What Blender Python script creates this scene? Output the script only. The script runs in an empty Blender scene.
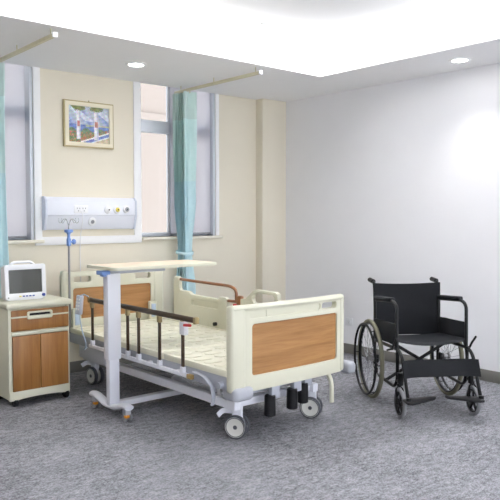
import bpy, bmesh, math, random
from mathutils import Vector, Matrix, Quaternion
random.seed(4)
PI = math.pi
SC = bpy.context.scene
COL = SC.collection

# ------------------------------------------------------------------ materials
def lin(c):
    return tuple(((v / 255) / 12.92 if v / 255 <= .04045 else ((v / 255 + .055) / 1.055) ** 2.4) for v in c) + (1,)

def newmat(name):
    m = bpy.data.materials.new(name); m.use_nodes = True
    nt = m.node_tree; b = nt.nodes['Principled BSDF']
    return m, nt, b

def mat(name, rgb, rough=.5, metal=0, var=.04, scale=6, bump=0, bscale=200, spec=.5, coat=0):
    m, nt, b = newmat(name)
    N, L = nt.nodes, nt.links
    tc = N.new('ShaderNodeTexCoord')
    nz = N.new('ShaderNodeTexNoise'); nz.inputs['Scale'].default_value = scale; nz.inputs['Detail'].default_value = 4
    L.new(tc.outputs['Object'], nz.inputs['Vector'])
    mx = N.new('ShaderNodeMix'); mx.data_type = 'RGBA'
    c = lin(rgb)
    mx.inputs[6].default_value = tuple(max(0, v * (1 - var)) for v in c[:3]) + (1,)
    mx.inputs[7].default_value = tuple(min(1, v * (1 + var)) for v in c[:3]) + (1,)
    L.new(nz.outputs['Fac'], mx.inputs[0]); L.new(mx.outputs[2], b.inputs['Base Color'])
    b.inputs['Roughness'].default_value = rough; b.inputs['Metallic'].default_value = metal
    b.inputs['Specular IOR Level'].default_value = spec
    if coat: b.inputs['Coat Weight'].default_value = coat
    if bump:
        n2 = N.new('ShaderNodeTexNoise'); n2.inputs['Scale'].default_value = bscale; n2.inputs['Detail'].default_value = 3
        L.new(tc.outputs['Object'], n2.inputs['Vector'])
        bp = N.new('ShaderNodeBump'); bp.inputs['Strength'].default_value = bump; bp.inputs['Distance'].default_value = .004
        L.new(n2.outputs['Fac'], bp.inputs['Height']); L.new(bp.outputs['Normal'], b.inputs['Normal'])
    return m

def wood(name, c1, c2, axis=0, scale=1.0, rough=.42):
    m, nt, b = newmat(name); N, L = nt.nodes, nt.links
    tc = N.new('ShaderNodeTexCoord'); mp = N.new('ShaderNodeMapping')
    s = [16, 16, 16]; s[axis] = 1.1
    mp.inputs['Scale'].default_value = [v * scale for v in s]
    L.new(tc.outputs['Object'], mp.inputs['Vector'])
    n = N.new('ShaderNodeTexNoise'); n.inputs['Scale'].default_value = 1.0; n.inputs['Detail'].default_value = 6
    n.inputs['Distortion'].default_value = .6
    L.new(mp.outputs['Vector'], n.inputs['Vector'])
    n2 = N.new('ShaderNodeTexNoise'); n2.inputs['Scale'].default_value = 6; n2.inputs['Detail'].default_value = 2
    L.new(mp.outputs['Vector'], n2.inputs['Vector'])
    ad = N.new('ShaderNodeMath'); ad.operation = 'MULTIPLY_ADD'; ad.inputs[1].default_value = .35
    L.new(n2.outputs['Fac'], ad.inputs[0]); L.new(n.outputs['Fac'], ad.inputs[2])
    r = N.new('ShaderNodeValToRGB'); r.color_ramp.elements[0].position = .45; r.color_ramp.elements[1].position = .9
    r.color_ramp.elements[0].color = lin(c1); r.color_ramp.elements[1].color = lin(c2)
    L.new(ad.outputs[0], r.inputs['Fac']); L.new(r.outputs['Color'], b.inputs['Base Color'])
    b.inputs['Roughness'].default_value = rough
    return m

def emit(name, rgb, strength):
    m, nt, b = newmat(name)
    b.inputs['Base Color'].default_value = lin(rgb)
    b.inputs['Emission Color'].default_value = lin(rgb); b.inputs['Emission Strength'].default_value = strength
    return m

def carpet():
    m, nt, b = newmat('carpet'); N, L = nt.nodes, nt.links
    tc = N.new('ShaderNodeTexCoord')
    def noise(scale, detail, stretch=(1, 1, 1), rot=0):
        mp = N.new('ShaderNodeMapping'); mp.inputs['Scale'].default_value = stretch; mp.inputs['Rotation'].default_value = (0, 0, rot)
        L.new(tc.outputs['Object'], mp.inputs['Vector'])
        n = N.new('ShaderNodeTexNoise'); n.inputs['Scale'].default_value = scale; n.inputs['Detail'].default_value = detail
        n.inputs['Roughness'].default_value = .65
        L.new(mp.outputs['Vector'], n.inputs['Vector']); return n
    fine = noise(95, 3, (1, 1.7, 1), .7); mid = noise(17, 4, (1, 2.2, 1), .5); big = noise(2.2, 3)
    a = N.new('ShaderNodeMath'); a.operation = 'MULTIPLY_ADD'; a.inputs[1].default_value = .55
    L.new(mid.outputs['Fac'], a.inputs[0]); L.new(fine.outputs['Fac'], a.inputs[2])
    c = N.new('ShaderNodeMath'); c.operation = 'MULTIPLY_ADD'; c.inputs[1].default_value = .25
    L.new(big.outputs['Fac'], c.inputs[0]); L.new(a.outputs[0], c.inputs[2])
    r = N.new('ShaderNodeValToRGB'); e = r.color_ramp.elements
    e[0].position = .66; e[0].color = lin(CARPET_D); e[1].position = 1.12; e[1].color = lin(CARPET_L)
    mr = N.new('ShaderNodeMapRange'); mr.inputs[1].default_value = .66; mr.inputs[2].default_value = 1.15
    L.new(c.outputs[0], mr.inputs[0]); e[0].position = 0; e[1].position = 1
    L.new(mr.outputs[0], r.inputs['Fac']); L.new(r.outputs['Color'], b.inputs['Base Color'])
    b.inputs['Roughness'].default_value = .95; b.inputs['Specular IOR Level'].default_value = .1
    bp = N.new('ShaderNodeBump'); bp.inputs['Strength'].default_value = .5; bp.inputs['Distance'].default_value = .006
    L.new(a.outputs[0], bp.inputs['Height']); L.new(bp.outputs['Normal'], b.inputs['Normal'])
    return m

def fabric_sheer(name, rgb, transl=.4, transp=0.0, var=.05):
    m, nt, b = newmat(name); N, L = nt.nodes, nt.links
    tc = N.new('ShaderNodeTexCoord'); w = N.new('ShaderNodeTexNoise'); w.inputs['Scale'].default_value = 30
    L.new(tc.outputs['Object'], w.inputs['Vector'])
    c = lin(rgb); mx = N.new('ShaderNodeMix'); mx.data_type = 'RGBA'
    mx.inputs[6].default_value = tuple(v * (1 - var) for v in c[:3]) + (1,); mx.inputs[7].default_value = tuple(min(1, v * (1 + var)) for v in c[:3]) + (1,)
    L.new(w.outputs['Fac'], mx.inputs[0]); L.new(mx.outputs[2], b.inputs['Base Color'])
    b.inputs['Roughness'].default_value = .85; b.inputs['Specular IOR Level'].default_value = .2
    t = N.new('ShaderNodeBsdfTranslucent'); L.new(mx.outputs[2], t.inputs['Color'])
    ms = N.new('ShaderNodeMixShader'); ms.inputs[0].default_value = transl
    L.new(b.outputs[0], ms.inputs[1]); L.new(t.outputs[0], ms.inputs[2])
    out = N['Material Output']; last = ms
    if transp:
        tp = N.new('ShaderNodeBsdfTransparent'); m2 = N.new('ShaderNodeMixShader'); m2.inputs[0].default_value = transp
        L.new(ms.outputs[0], m2.inputs[1]); L.new(tp.outputs[0], m2.inputs[2]); last = m2
    L.new(last.outputs[0], out.inputs['Surface'])
    return m

def glass(name):
    m, nt, b = newmat(name); N, L = nt.nodes, nt.links
    g = N.new('ShaderNodeBsdfGlossy'); g.inputs['Roughness'].default_value = .02
    t = N.new('ShaderNodeBsdfTransparent'); t.inputs['Color'].default_value = (.95, .97, .97, 1)
    f = N.new('ShaderNodeFresnel'); f.inputs['IOR'].default_value = 1.35
    ms = N.new('ShaderNodeMixShader')
    L.new(f.outputs[0], ms.inputs[0]); L.new(t.outputs[0], ms.inputs[1]); L.new(g.outputs[0], ms.inputs[2])
    L.new(ms.outputs[0], N['Material Output'].inputs['Surface'])
    return m

CARPET_D, CARPET_L = (60, 61, 66), (172, 172, 179)
M = dict(
    wall=mat('wall_cream', (230, 223, 206), .8, var=.015, bump=.08, bscale=300),
    wallw=mat('wall_white', (243, 243, 247), .75, var=.012, bump=.08, bscale=300),
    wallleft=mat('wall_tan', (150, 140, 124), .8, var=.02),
    ceil=mat('ceiling_white', (240, 241, 243), .9, var=.01),
    soffit=mat('soffit_white', (246, 246, 247), .9, var=.01),
    carpet=carpet(),
    base=mat('baseboard_grey', (118, 116, 112), .5, var=.05),
    trim=mat('trim_white', (246, 246, 248), .45, var=.01),
    sill=mat('sill_cream', (232, 227, 212), .5, var=.02),
    alu=mat('window_frame', (205, 209, 218), .4, .2, var=.03),
    glass=glass('pane_glass'),
    blind=fabric_sheer('blind_fabric', (244, 244, 250), .72, .18, .01),
    hem=mat('blind_hem', (150, 152, 158), .5),
    curtain=fabric_sheer('curtain_teal', (234, 253, 252), .45, 0, .05),
    curtainlow=fabric_sheer('curtain_pale_blue', (228, 248, 254), .45, 0, .04),
    net=fabric_sheer('curtain_net', (238, 251, 249), .5, .12, .03),
    track=mat('track_cream', (214, 208, 180), .45, .0),
    cream=mat('abs_cream', (213, 212, 193), .38, var=.012, scale=3),
    deck=mat('deck_cream', (230, 228, 210), .45, var=.006, scale=8),
    wood=wood('board_wood', (138, 95, 52), (178, 134, 86), 0, 1.0),
    woodc=wood('cabinet_wood', (132, 87, 40), (166, 116, 62), 2, 1.2),
    white=mat('painted_white', (228, 230, 240), .35, .0, var=.015),
    steel=mat('painted_grey', (176, 180, 192), .4, .1, var=.03),
    bump=mat('bumper_grey', (172, 175, 184), .45, var=.03),
    blue=mat('blue_plastic', (116, 150, 212), .35, var=.05),
    lblue=mat('pale_blue_plastic', (176, 194, 216), .4, var=.03),
    brown=mat('rail_brown', (68, 55, 42), .32, .35, var=.06),
    grab=mat('grab_brown', (138, 92, 58), .35, .1, var=.06),
    tan=mat('cap_tan', (146, 130, 92), .45, var=.05),
    olive=mat('cap_olive', (140, 118, 70), .45, var=.05),
    red=mat('red_plastic', (196, 40, 44), .4),
    orange=mat('orange_plastic', (214, 140, 40), .4),
    black=mat('black_plastic', (24, 24, 27), .45, var=.08, spec=.22),
    tyre=mat('caster_tyre', (72, 74, 82), .6, var=.05),
    disc=mat('caster_disc', (216, 216, 212), .4, var=.02),
    bframe=mat('black_frame', (26, 27, 29), .35, .2, var=.05, spec=.22),
    cloth=mat('black_cloth', (20, 22, 26), .75, var=.12, bump=.25, bscale=400, spec=.22),
    leather=mat('black_vinyl', (20, 22, 27), .65, var=.15, bump=.2, bscale=90, spec=.22),
    bigtyre=mat('olive_tyre', (112, 110, 92), .7, var=.06),
    gtyre=mat('grey_tyre', (132, 133, 138), .6, var=.05),
    chrome=mat('chrome', (190, 192, 196), .2, .95, var=.03),
    hook=mat('dull_steel', (150, 150, 152), .35, .8),
    screen=mat('screen_off', (62, 64, 62), .28, var=.06),
    plastic=mat('white_plastic', (235, 236, 240), .35, var=.01),
    panel=mat('panel_white', (232, 235, 245), .4, var=.01),
    panel2=mat('panel_lower', (208, 213, 228), .4, var=.01),
    grey=mat('grey_plastic', (140, 142, 148), .45),
    yellow=mat('yellow_plastic', (222, 206, 96), .4),
    navy=mat('dark_blue_key', (60, 80, 160), .4),
    beigew=wood('table_laminate', (226, 200, 172), (240, 220, 196), 0, 1.0),
    frame=mat('frame_ivory', (232, 224, 200), .4, var=.03),
    gold=mat('frame_gold', (176, 160, 118), .4, .2, var=.06),
    facade=mat('facade_pink', (140, 128, 122), .9, var=.02),
    lamp=emit('lamp_glow', (255, 255, 252), 14),
    led=emit('cove_strip', (255, 253, 250), 3),
)

# ------------------------------------------------------------------ mesh helpers
def merge(bm, t, mtx=None):
    if mtx is not None: bmesh.ops.transform(t, matrix=mtx, verts=t.verts)
    me = bpy.data.meshes.new('t'); t.to_mesh(me); t.free(); bm.from_mesh(me); bpy.data.meshes.remove(me)

def bevel_sharp(t, b, seg=2, ang=30):
    t.normal_update()
    es = [e for e in t.edges if len(e.link_faces) == 2 and e.calc_face_angle(0) > math.radians(ang)]
    if es and b > 0:
        bmesh.ops.bevel(t, geom=es, offset=b, offset_type='OFFSET', segments=seg, profile=.5, affect='EDGES', clamp_overlap=True)

def box(bm, x0, x1, y0, y1, z0, z1, b=0, seg=2, mtx=None):
    t = bmesh.new(); bmesh.ops.create_cube(t, size=1)
    for v in t.verts:
        v.co = Vector(((x0 + x1) / 2 + v.co.x * (x1 - x0), (y0 + y1) / 2 + v.co.y * (y1 - y0), (z0 + z1) / 2 + v.co.z * (z1 - z0)))
    bevel_sharp(t, b, seg); merge(bm, t, mtx); return bm

def fillet(pts, r, n=5, closed=False):
    P = [Vector(p) for p in pts]; out = []
    N = len(P)
    for i in range(N):
        if not closed and i in (0, N - 1): out.append(P[i]); continue
        a, p, c = P[i - 1], P[i], P[(i + 1) % N]
        d1, d2 = (a - p), (c - p); l = min(r, d1.length * .49, d2.length * .49)
        s, e = p + d1.normalized() * l, p + d2.normalized() * l
        for k in range(n + 1):
            t = k / n; out.append((1 - t) ** 2 * s + 2 * t * (1 - t) * p + t * t * e)
    return out

def tube(bm, pts, r, seg=10, closed=False, flat=None, cap=True):
    """round tube along pts; flat=(a,b) makes an elliptic section; r may be a list"""
    P = [Vector(p) for p in pts]
    Q = [P[0]]
    for p in P[1:]:
        if (p - Q[-1]).length > 1e-5: Q.append(p)
    P = Q; n = len(P)
    T = []
    for i in range(n):
        if closed: d = P[(i + 1) % n] - P[i - 1]
        else: d = P[min(i + 1, n - 1)] - P[max(i - 1, 0)]
        T.append(d.normalized())
    up = Vector((0, 0, 1)) if abs(T[0].z) < .9 else Vector((0, 1, 0))
    u = (up - T[0] * up.dot(T[0])).normalized()
    rings = []
    for i in range(n):
        if i: u = T[i - 1].rotation_difference(T[i]) @ u
        u = (u - T[i] * u.dot(T[i])).normalized()
        v = T[i].cross(u)
        rr = r[i] if isinstance(r, (list, tuple)) else r
        a, b = (flat if flat else (rr, rr))
        rings.append([bm.verts.new(P[i] + u * math.cos(2 * PI * k / seg) * a + v * math.sin(2 * PI * k / seg) * b) for k in range(seg)])
    m = n if closed else n - 1
    for i in range(m):
        A, B = rings[i], rings[(i + 1) % n]
        for k in range(seg):
            bm.faces.new((A[k], A[(k + 1) % seg], B[(k + 1) % seg], B[k]))
    if not closed and cap:
        bm.faces.new(rings[0][::-1]); bm.faces.new(rings[-1])
    return bm

def axis_mtx(o, d):
    q = Vector((0, 0, 1)).rotation_difference(Vector(d).normalized())
    return Matrix.Translation(Vector(o)) @ q.to_matrix().to_4x4()

def lathe(bm, prof, o=(0, 0, 0), d=(0, 0, 1), seg=24):
    """revolve (radius, height) profile; r=0 ends close"""
    t = bmesh.new(); rings = []
    for r, h in prof:
        if r < 1e-6: rings.append([t.verts.new((0, 0, h))])
        else: rings.append([t.verts.new((r * math.cos(2 * PI * k / seg), r * math.sin(2 * PI * k / seg), h)) for k in range(seg)])
    for A, B in zip(rings, rings[1:]):
        for k in range(seg):
            k2 = (k + 1) % seg
            if len(A) == 1 and len(B) == 1: continue
            if len(A) == 1: t.faces.new((A[0], B[k], B[k2]))
            elif len(B) == 1: t.faces.new((A[k2], A[k], B[0]))
            else: t.faces.new((A[k], B[k], B[k2], A[k2]))
    bmesh.ops.recalc_face_normals(t, faces=t.faces)
    merge(bm, t, axis_mtx(o, d)); return bm

def cyl(bm, p0, p1, r, r2=None, seg=16, b=0):
    p0, p1 = Vector(p0), Vector(p1); L = (p1 - p0).length; r2 = r if r2 is None else r2
    if b: prof = [(0, 0), (r - b, 0), (r, b), (r2, L - b), (r2 - b, L), (0, L)]
    else: prof = [(0, 0), (r, 0), (r2, L), (0, L)]
    return lathe(bm, prof, p0, p1 - p0, seg)

def torus(bm, o, d, R, r, seg=48, rs=10, flat=1):
    return lathe(bm, [(R + r * math.cos(2 * PI * k / rs), flat * r * math.sin(2 * PI * k / rs)) for k in range(rs + 1)], o, d, seg)

def rrect(u0, u1, v0, v1, r, n=5):
    rs = r if isinstance(r, (tuple, list)) else (r,) * 4      # bl, br, tr, tl
    out = []
    for (cu, cv, a0), rr in zip(((u0, v0, PI), (u1, v0, 1.5 * PI), (u1, v1, 0), (u0, v1, .5 * PI)), rs):
        du = rr if cu == u0 else -rr; dv = rr if cv == v0 else -rr
        if rr < 1e-6: out.append((cu, cv)); continue
        for k in range(n + 1):
            a = a0 + .5 * PI * k / n
            out.append((cu + du + rr * math.cos(a), cv + dv + rr * math.sin(a)))
    return out

def plate(bm, outer, holes, f, w0, w1, b=0, seg=2):
    """a slab with an outline and holes in (u,v), from w0 to w1; f maps (u,v,w) to the room"""
    t = bmesh.new(); es = []
    for loop in [outer] + list(holes):
        vs = [t.verts.new((u, v, w0)) for u, v in loop]
        es += [t.edges.new((vs[i], vs[(i + 1) % len(vs)])) for i in range(len(vs))]
    bmesh.ops.triangle_fill(t, edges=es, use_beauty=True)
    r = bmesh.ops.extrude_face_region(t, geom=list(t.faces))
    for g in r['geom']:
        if isinstance(g, bmesh.types.BMVert): g.co.z = w1
    bmesh.ops.recalc_face_normals(t, faces=t.faces)
    bevel_sharp(t, b, seg, 50)
    for v in t.verts: v.co = Vector(f(*v.co))
    bmesh.ops.recalc_face_normals(t, faces=t.faces)
    merge(bm, t); return bm

BASE = {}
def setp(o, label=None, cat=None, group=None, kind=None):
    if label: o['label'] = label
    if cat: o['category'] = cat
    if group: o['group'] = group
    if kind: o['kind'] = kind
    return o

def thing(name, label, cat, loc, rz=0, group=None, local=False):
    o = bpy.data.objects.new(name, None); COL.objects.link(o)
    o.location = loc; o.rotation_euler = (0, 0, rz); o.empty_display_size = .1
    BASE[o.name] = Vector((0, 0, 0)) if local else Vector(loc)
    return setp(o, label, cat, group)

def obj(name, bm, m, parent=None, label=None, ang=38):
    bmesh.ops.remove_doubles(bm, verts=bm.verts, dist=1e-6)
    off = BASE[parent.name] if parent is not None else None
    if off is None:
        xs = [v.co for v in bm.verts]
        off = Vector(((min(c.x for c in xs) + max(c.x for c in xs)) / 2, (min(c.y for c in xs) + max(c.y for c in xs)) / 2, min(c.z for c in xs)))
        own = off
    else: own = None
    bmesh.ops.translate(bm, verts=bm.verts, vec=-off)
    me = bpy.data.meshes.new(name); bm.to_mesh(me); bm.free()
    for p in me.polygons: p.use_smooth = True
    me.set_sharp_from_angle(angle=math.radians(ang))
    for mm in (m if isinstance(m, (list, tuple)) else [m]): me.materials.append(M[mm] if isinstance(mm, str) else mm)
    o = bpy.data.objects.new(name, me); COL.objects.link(o)
    if own is not None: o.location = own
    if parent is not None: o.parent = parent
    BASE[o.name] = off
    if label: o['label'] = label
    return o

def struct(name, bm, m, parent=None):
    o = obj(name, bm, m, parent)
    if parent is None: o['kind'] = 'structure'
    return o

def copy_tree(o, parent=None):
    c = o.copy(); COL.objects.link(c); BASE[c.name] = BASE[o.name]
    if parent is not None: c.parent = parent
    for ch in list(o.children): copy_tree(ch, c)
    return c

B = bmesh.new

# ------------------------------------------------------------------ room shell
H, TOP = 2.70, 2.905
XL, YF = -7.2, -8.6
SB, SR = 1.32, .77                      # widths of the lowered ceiling border
W1, W2, WZ = (-3.95, -2.955), (-1.885, -.975), 1.215

struct('floor', box(B(), XL - .2, .2, YF, .3, -.1, 0), 'carpet')
bm = B()
box(bm, XL, 0, 0, .24, 0, WZ)
box(bm, XL, W1[0], 0, .24, WZ, TOP + .01); box(bm, W1[1], W2[0], 0, .24, WZ, TOP + .01); box(bm, W2[1], 0, 0, .24, WZ, TOP + .01)
box(bm, W1[0], W1[1], 0, .24, 2.86, TOP + .01); box(bm, W2[0], W2[1], 0, .24, 2.86, TOP + .01)
struct('wall_back', bm, 'wall')
RW = -.05
struct('wall_right', box(B(), RW, .2, YF, .24, 0, TOP + .01), 'wallw')
struct('wall_left', box(B(), XL - .2, XL, YF, .24, 0, TOP + .01), 'wallleft')
struct('trim_1', box(B(), -.405, RW, -.11, 0, 0, H, .004), 'wall')     # shallow pilaster in the corner
struct('ceiling', box(B(), XL - .2, .2, YF, .24, TOP, TOP + .12), 'ceil')
# lowered border with a cove: bottom slab, upstand lip
def soffit(name, x0, x1, y0, y1): return struct(name, box(B(), x0, x1, y0, y1, H, H + .07), 'soffit')
soffit('trim_2', XL, 0, -SB, .0)
soffit('trim_3', -SR, 0, YF, -SB)
soffit('trim_4', XL, XL + .9, YF, -SB)
# low baseboards
struct('baseboard_back', box(B(), XL, -.418, -.014, 0, 0, .1, .003), 'base')
struct('baseboard_column', box(B(), -.418, RW, -.124, -.11, 0, .1, .003), 'base')
struct('baseboard_right', box(B(), RW - .014, RW, YF, -.124, 0, .1, .003), 'base')

# white band framing the cream panel between the windows
bm = B()
plate(bm, [(-2.955, WZ - .05), (-1.885, WZ - .05), (-1.885, 2.70), (-1.963, 2.70), (-1.963, 1.238), (-2.89, 1.238), (-2.89, 2.70), (-2.955, 2.70)], [],
      lambda u, v, w: (u, w, v), -.016, .0, .003)
struct('trim_5', bm, 'trim')

def window(n, x0, x1, xm, zt):
    r = bpy.data.objects.new('window_%d' % n, None); COL.objects.link(r); r.location = (x0, .12, WZ); r['kind'] = 'structure'
    BASE[r.name] = Vector(r.location)
    y0, y1 = .10, .16
    bm = B()
    box(bm, x0, x0 + .035, y0, y1, WZ, 2.86, .004); box(bm, x1 - .03, x1, .0, y1, WZ, 2.86, .004)
    box(bm, x0, x1, y0, y1, WZ, WZ + .04, .004); box(bm, x0, x1, y0, y1, 2.82, 2.86, .004)
    box(bm, xm - .028, xm + .028, y0, y1, WZ, 2.86, .004)
    box(bm, x0, x1, y0, y1, zt - .06, zt + .06, .004)
    obj('window_frame', bm, 'alu', r)
    bm = B(); box(bm, x0 + .03, x1 - .03, .127, .133, WZ + .03, 2.83)
    obj('pane', bm, 'glass', r)
    bm = B(); box(bm, x0 - .0, x1 + .07, -.05, .1, WZ - .028, WZ, .005)
    obj('sill', bm, 'sill', r)
    bm = B(); box(bm, x1, x1 + .045, -.012, 0, WZ, 2.70, .003)
    if n == 2: obj('casing', bm, 'trim', r)
    return r
window(1, W1[0], W1[1], -3.45, 2.31)
window(2, W2[0], W2[1], -1.455, 2.31)

def blind(label, x0, x1, y):
    t = thing('roller_blind', label, 'blind', ((x0 + x1) / 2, y, 2.82), 0, 'roller blinds')
    obj('blind_fabric', box(B(), x0, x1, y - .0008, y + .0008, WZ + .035, 2.80), 'blind', t)
    obj('hem_bar', box(B(), x0, x1, y - .008, y + .008, WZ + .018, WZ + .036, .004), 'hem', t)
    obj('roller', cyl(B(), (x0, y, 2.815), (x1, y, 2.815), .022), 'plastic', t)
    return t
blind('pale grey roller blind lowered over the left window behind the monitor', W1[0] + .03, W1[1] - .05, .05)
blind('pale grey roller blind covering the right half of the window beside the corner', -1.50, W2[1] - .012, .05)

# the house across the way, seen through the uncovered pane
t = thing('building', 'pale pinkish building front seen through the bare window pane', 'building', (-1, 6.5, -3))
bm = B(); box(bm, -9, 9, 6.2, 6.8, -3, 5.2); obj('facade', bm, 'facade', t)
bm = B(); box(bm, -9, 9, 6.14, 6.2, 3.2, 3.5, .02); obj('string_course', bm, 'facade', t)

# ------------------------------------------------------------------ lights of the room
def downlight(label, x, y):
    t = thing('downlight', label, 'ceiling light', (x, y, H), 0, 'recessed downlights')
    lathe(bm := B(), [(.062, -.001), (.066, -.010), (.088, -.007), (.092, 0), (.062, 0)], (x, y, H), (0, 0, 1), 32); obj('ring', bm, 'trim', t)
    lathe(bm := B(), [(0, -.004), (.05, -.006), (.063, -.003)], (x, y, H), (0, 0, 1), 32); obj('diffuser', bm, 'lamp', t)
    l = bpy.data.lights.new('downlight_lamp', 'SPOT'); l.energy = DL; l.spot_size = math.radians(100); l.spot_blend = 1; l.shadow_soft_size = .06
    l.color = (1, .985, .96)
    o = bpy.data.objects.new('downlight_lamp', l); COL.objects.link(o); o.location = (0, 0, -.03); o.parent = t
    return t
DL = 15
downlight('round recessed downlight glowing in the ceiling border above the framed picture', -2.333, -.673)
downlight('round recessed downlight glowing in the ceiling border above the wheelchair', -.40, -2.535)

t = downlight('', -.40, -4.5); t.name = 'added_downlight'; t['kind'] = 'structure'; del t['category'], t['group']  # unseen downlight, added to spread more light over the right wall

def area(name, loc, sx, sy, rot, e, col=(1, .985, .97)):
    l = bpy.data.lights.new(name, 'AREA'); l.shape = 'RECTANGLE'; l.size = sx; l.size_y = sy; l.energy = e; l.color = col
    o = bpy.data.objects.new(name, l); COL.objects.link(o); o.location = loc; o.rotation_euler = rot
    return o
CV = 36
# strips lying in the cove on top of the ceiling border, shining up onto the raised ceiling
lx = -SR - (XL + .9); mx = (-SR + XL + .9) / 2
area('cove_lamp', (mx, -SB + .10, H + .085), lx, .06, (PI, 0, 0), CV * lx)
ly = -SB - YF; my = (-SB + YF) / 2
area('cove_lamp', (-SR + .10, my, H + .085), .06, ly, (PI, 0, 0), CV * ly)
# area('cove_lamp', (XL + .8, my, H + .085), .06, ly, (PI, 0, 0), CV * ly)

w = bpy.data.worlds.new('World'); SC.world = w; w.use_nodes = True
bg = w.node_tree.nodes['Background']; bg.inputs[0].default_value = (.93, .96, 1, 1); bg.inputs[1].default_value = 2.5
# (sky colour only: an overcast day)

# ------------------------------------------------------------------ ceiling fittings
def track(label, x):
    t = thing('curtain_track', label, 'curtain track', (x, -.66, H), 0, 'curtain tracks')
    bm = B(); box(bm, x - .013, x + .013, -1.30, -.02, 2.632, 2.658, .003); obj('rail', bm, 'track', t)
    for y in (-.12, -.65, -1.24):
        bm = B(); cyl(bm, (x, y, 2.655), (x, y, H), .004, None, 8); obj('bracket', bm, 'track', t)
    bm = B(); box(bm, x - .016, x + .016, -1.315, -1.295, 2.628, 2.662, .003); obj('end_cap', bm, 'plastic', t)
    return t
track('cream curtain track over the left window, its near end at the ceiling edge', -3.345)
track('cream curtain track with the tied teal curtain, over the window beside the corner', -1.49)

def curtain(label, x, y0, y1, prof, n=5, amp=.05, tie=None):
    t = thing('curtain', label, 'curtain', (x, (y0 + y1) / 2, 0), 0, 'teal cubicle curtains')
    def sheet(za, zb, rows, m, name):
        bm = B(); cols = 90; g = []
        for i in range(rows + 1):
            z = za + (zb - za) * i / rows
            k = 0
            for (z1, w1), (z2, w2) in zip(prof, prof[1:]):
                if z1 >= z >= z2: k = w1 + (w2 - w1) * (.5 - .5 * math.cos(PI * (z1 - z) / (z1 - z2)))
            yc = (y0 + y1) / 2; hw = (y1 - y0) / 2 * k
            row = []
            for j in range(cols + 1):
                s = j / cols; ph = 2 * PI * n * s
                a = amp * k * (1 + .3 * math.sin(7 * s + 1.3))
                row.append(bm.verts.new((x + a * math.sin(ph + .25 * math.sin(z * 3)) + .012 * math.sin(z * 2 + s * 9),
                                         yc + hw * (2 * s - 1) + .4 * a * math.sin(2 * ph + 1), z)))
            g.append(row)
        for a, b in zip(g, g[1:]):
            for j in range(cols): bm.faces.new((a[j], a[j + 1], b[j + 1], b[j]))
        o = obj(name, bm, m, t, ang=180)
        s = o.modifiers.new('thickness', 'SOLIDIFY'); s.thickness = .0008; s.use_rim = False
    sheet(2.62, 2.36, 6, 'net', 'net_header')
    sheet(2.36, 1.76, 24, 'curtain', 'drape')
    sheet(1.76, prof[-1][0], 40, 'curtainlow', 'lower_drape')
    for k in range(6):
        bm = B(); y = y0 + (y1 - y0) * (k + .5) / 6
        tube(bm, [(x, y, 2.64), (x, y, 2.61)], .006, 6); obj('glider', bm, 'track', t)
    if tie:
        yc = (y0 + y1) / 2; bm = B()
        tube(bm, [(x + .082 * math.cos(a), yc + .088 * math.sin(a), tie + .01 * math.sin(a)) for a in [2 * PI * k / 28 for k in range(28)]], .006, 8, True, (.016, .004))
        obj('tieback', bm, 'curtainlow', t)
    return t
curtain('pale teal curtain hanging at the left window, at the left edge of the photo', -3.385, -.36, -.06, [(2.63, 1), (1.4, .9), (.3, 1)], 5)
curtain('pale teal curtain tied into a bunch at the window behind the bed', -1.49, -.29, -.05,
        [(2.63, 1), (2.2, 1.0), (1.6, .86), (1.06, .5), (.7, .72), (.25, .8)], 7, .055, 1.06)

t = thing('sprinkler', 'small pendent fire sprinkler on the raised white ceiling', 'sprinkler', (-1.82, -1.69, TOP))
lathe(bm := B(), [(0, -.004), (.03, -.004), (.034, 0), (.03, .006), (0, .006)], (-1.82, -1.69, TOP), (0, 0, 1)); obj('plate', bm, 'chrome', t)
bm = B(); cyl(bm, (-1.82, -1.69, TOP - .03), (-1.82, -1.69, TOP - .003), .007); lathe(bm, [(0, 0), (.014, .0), (.014, .002), (0, .002)], (-1.82, -1.69, TOP - .034)); obj('head', bm, 'chrome', t)

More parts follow.
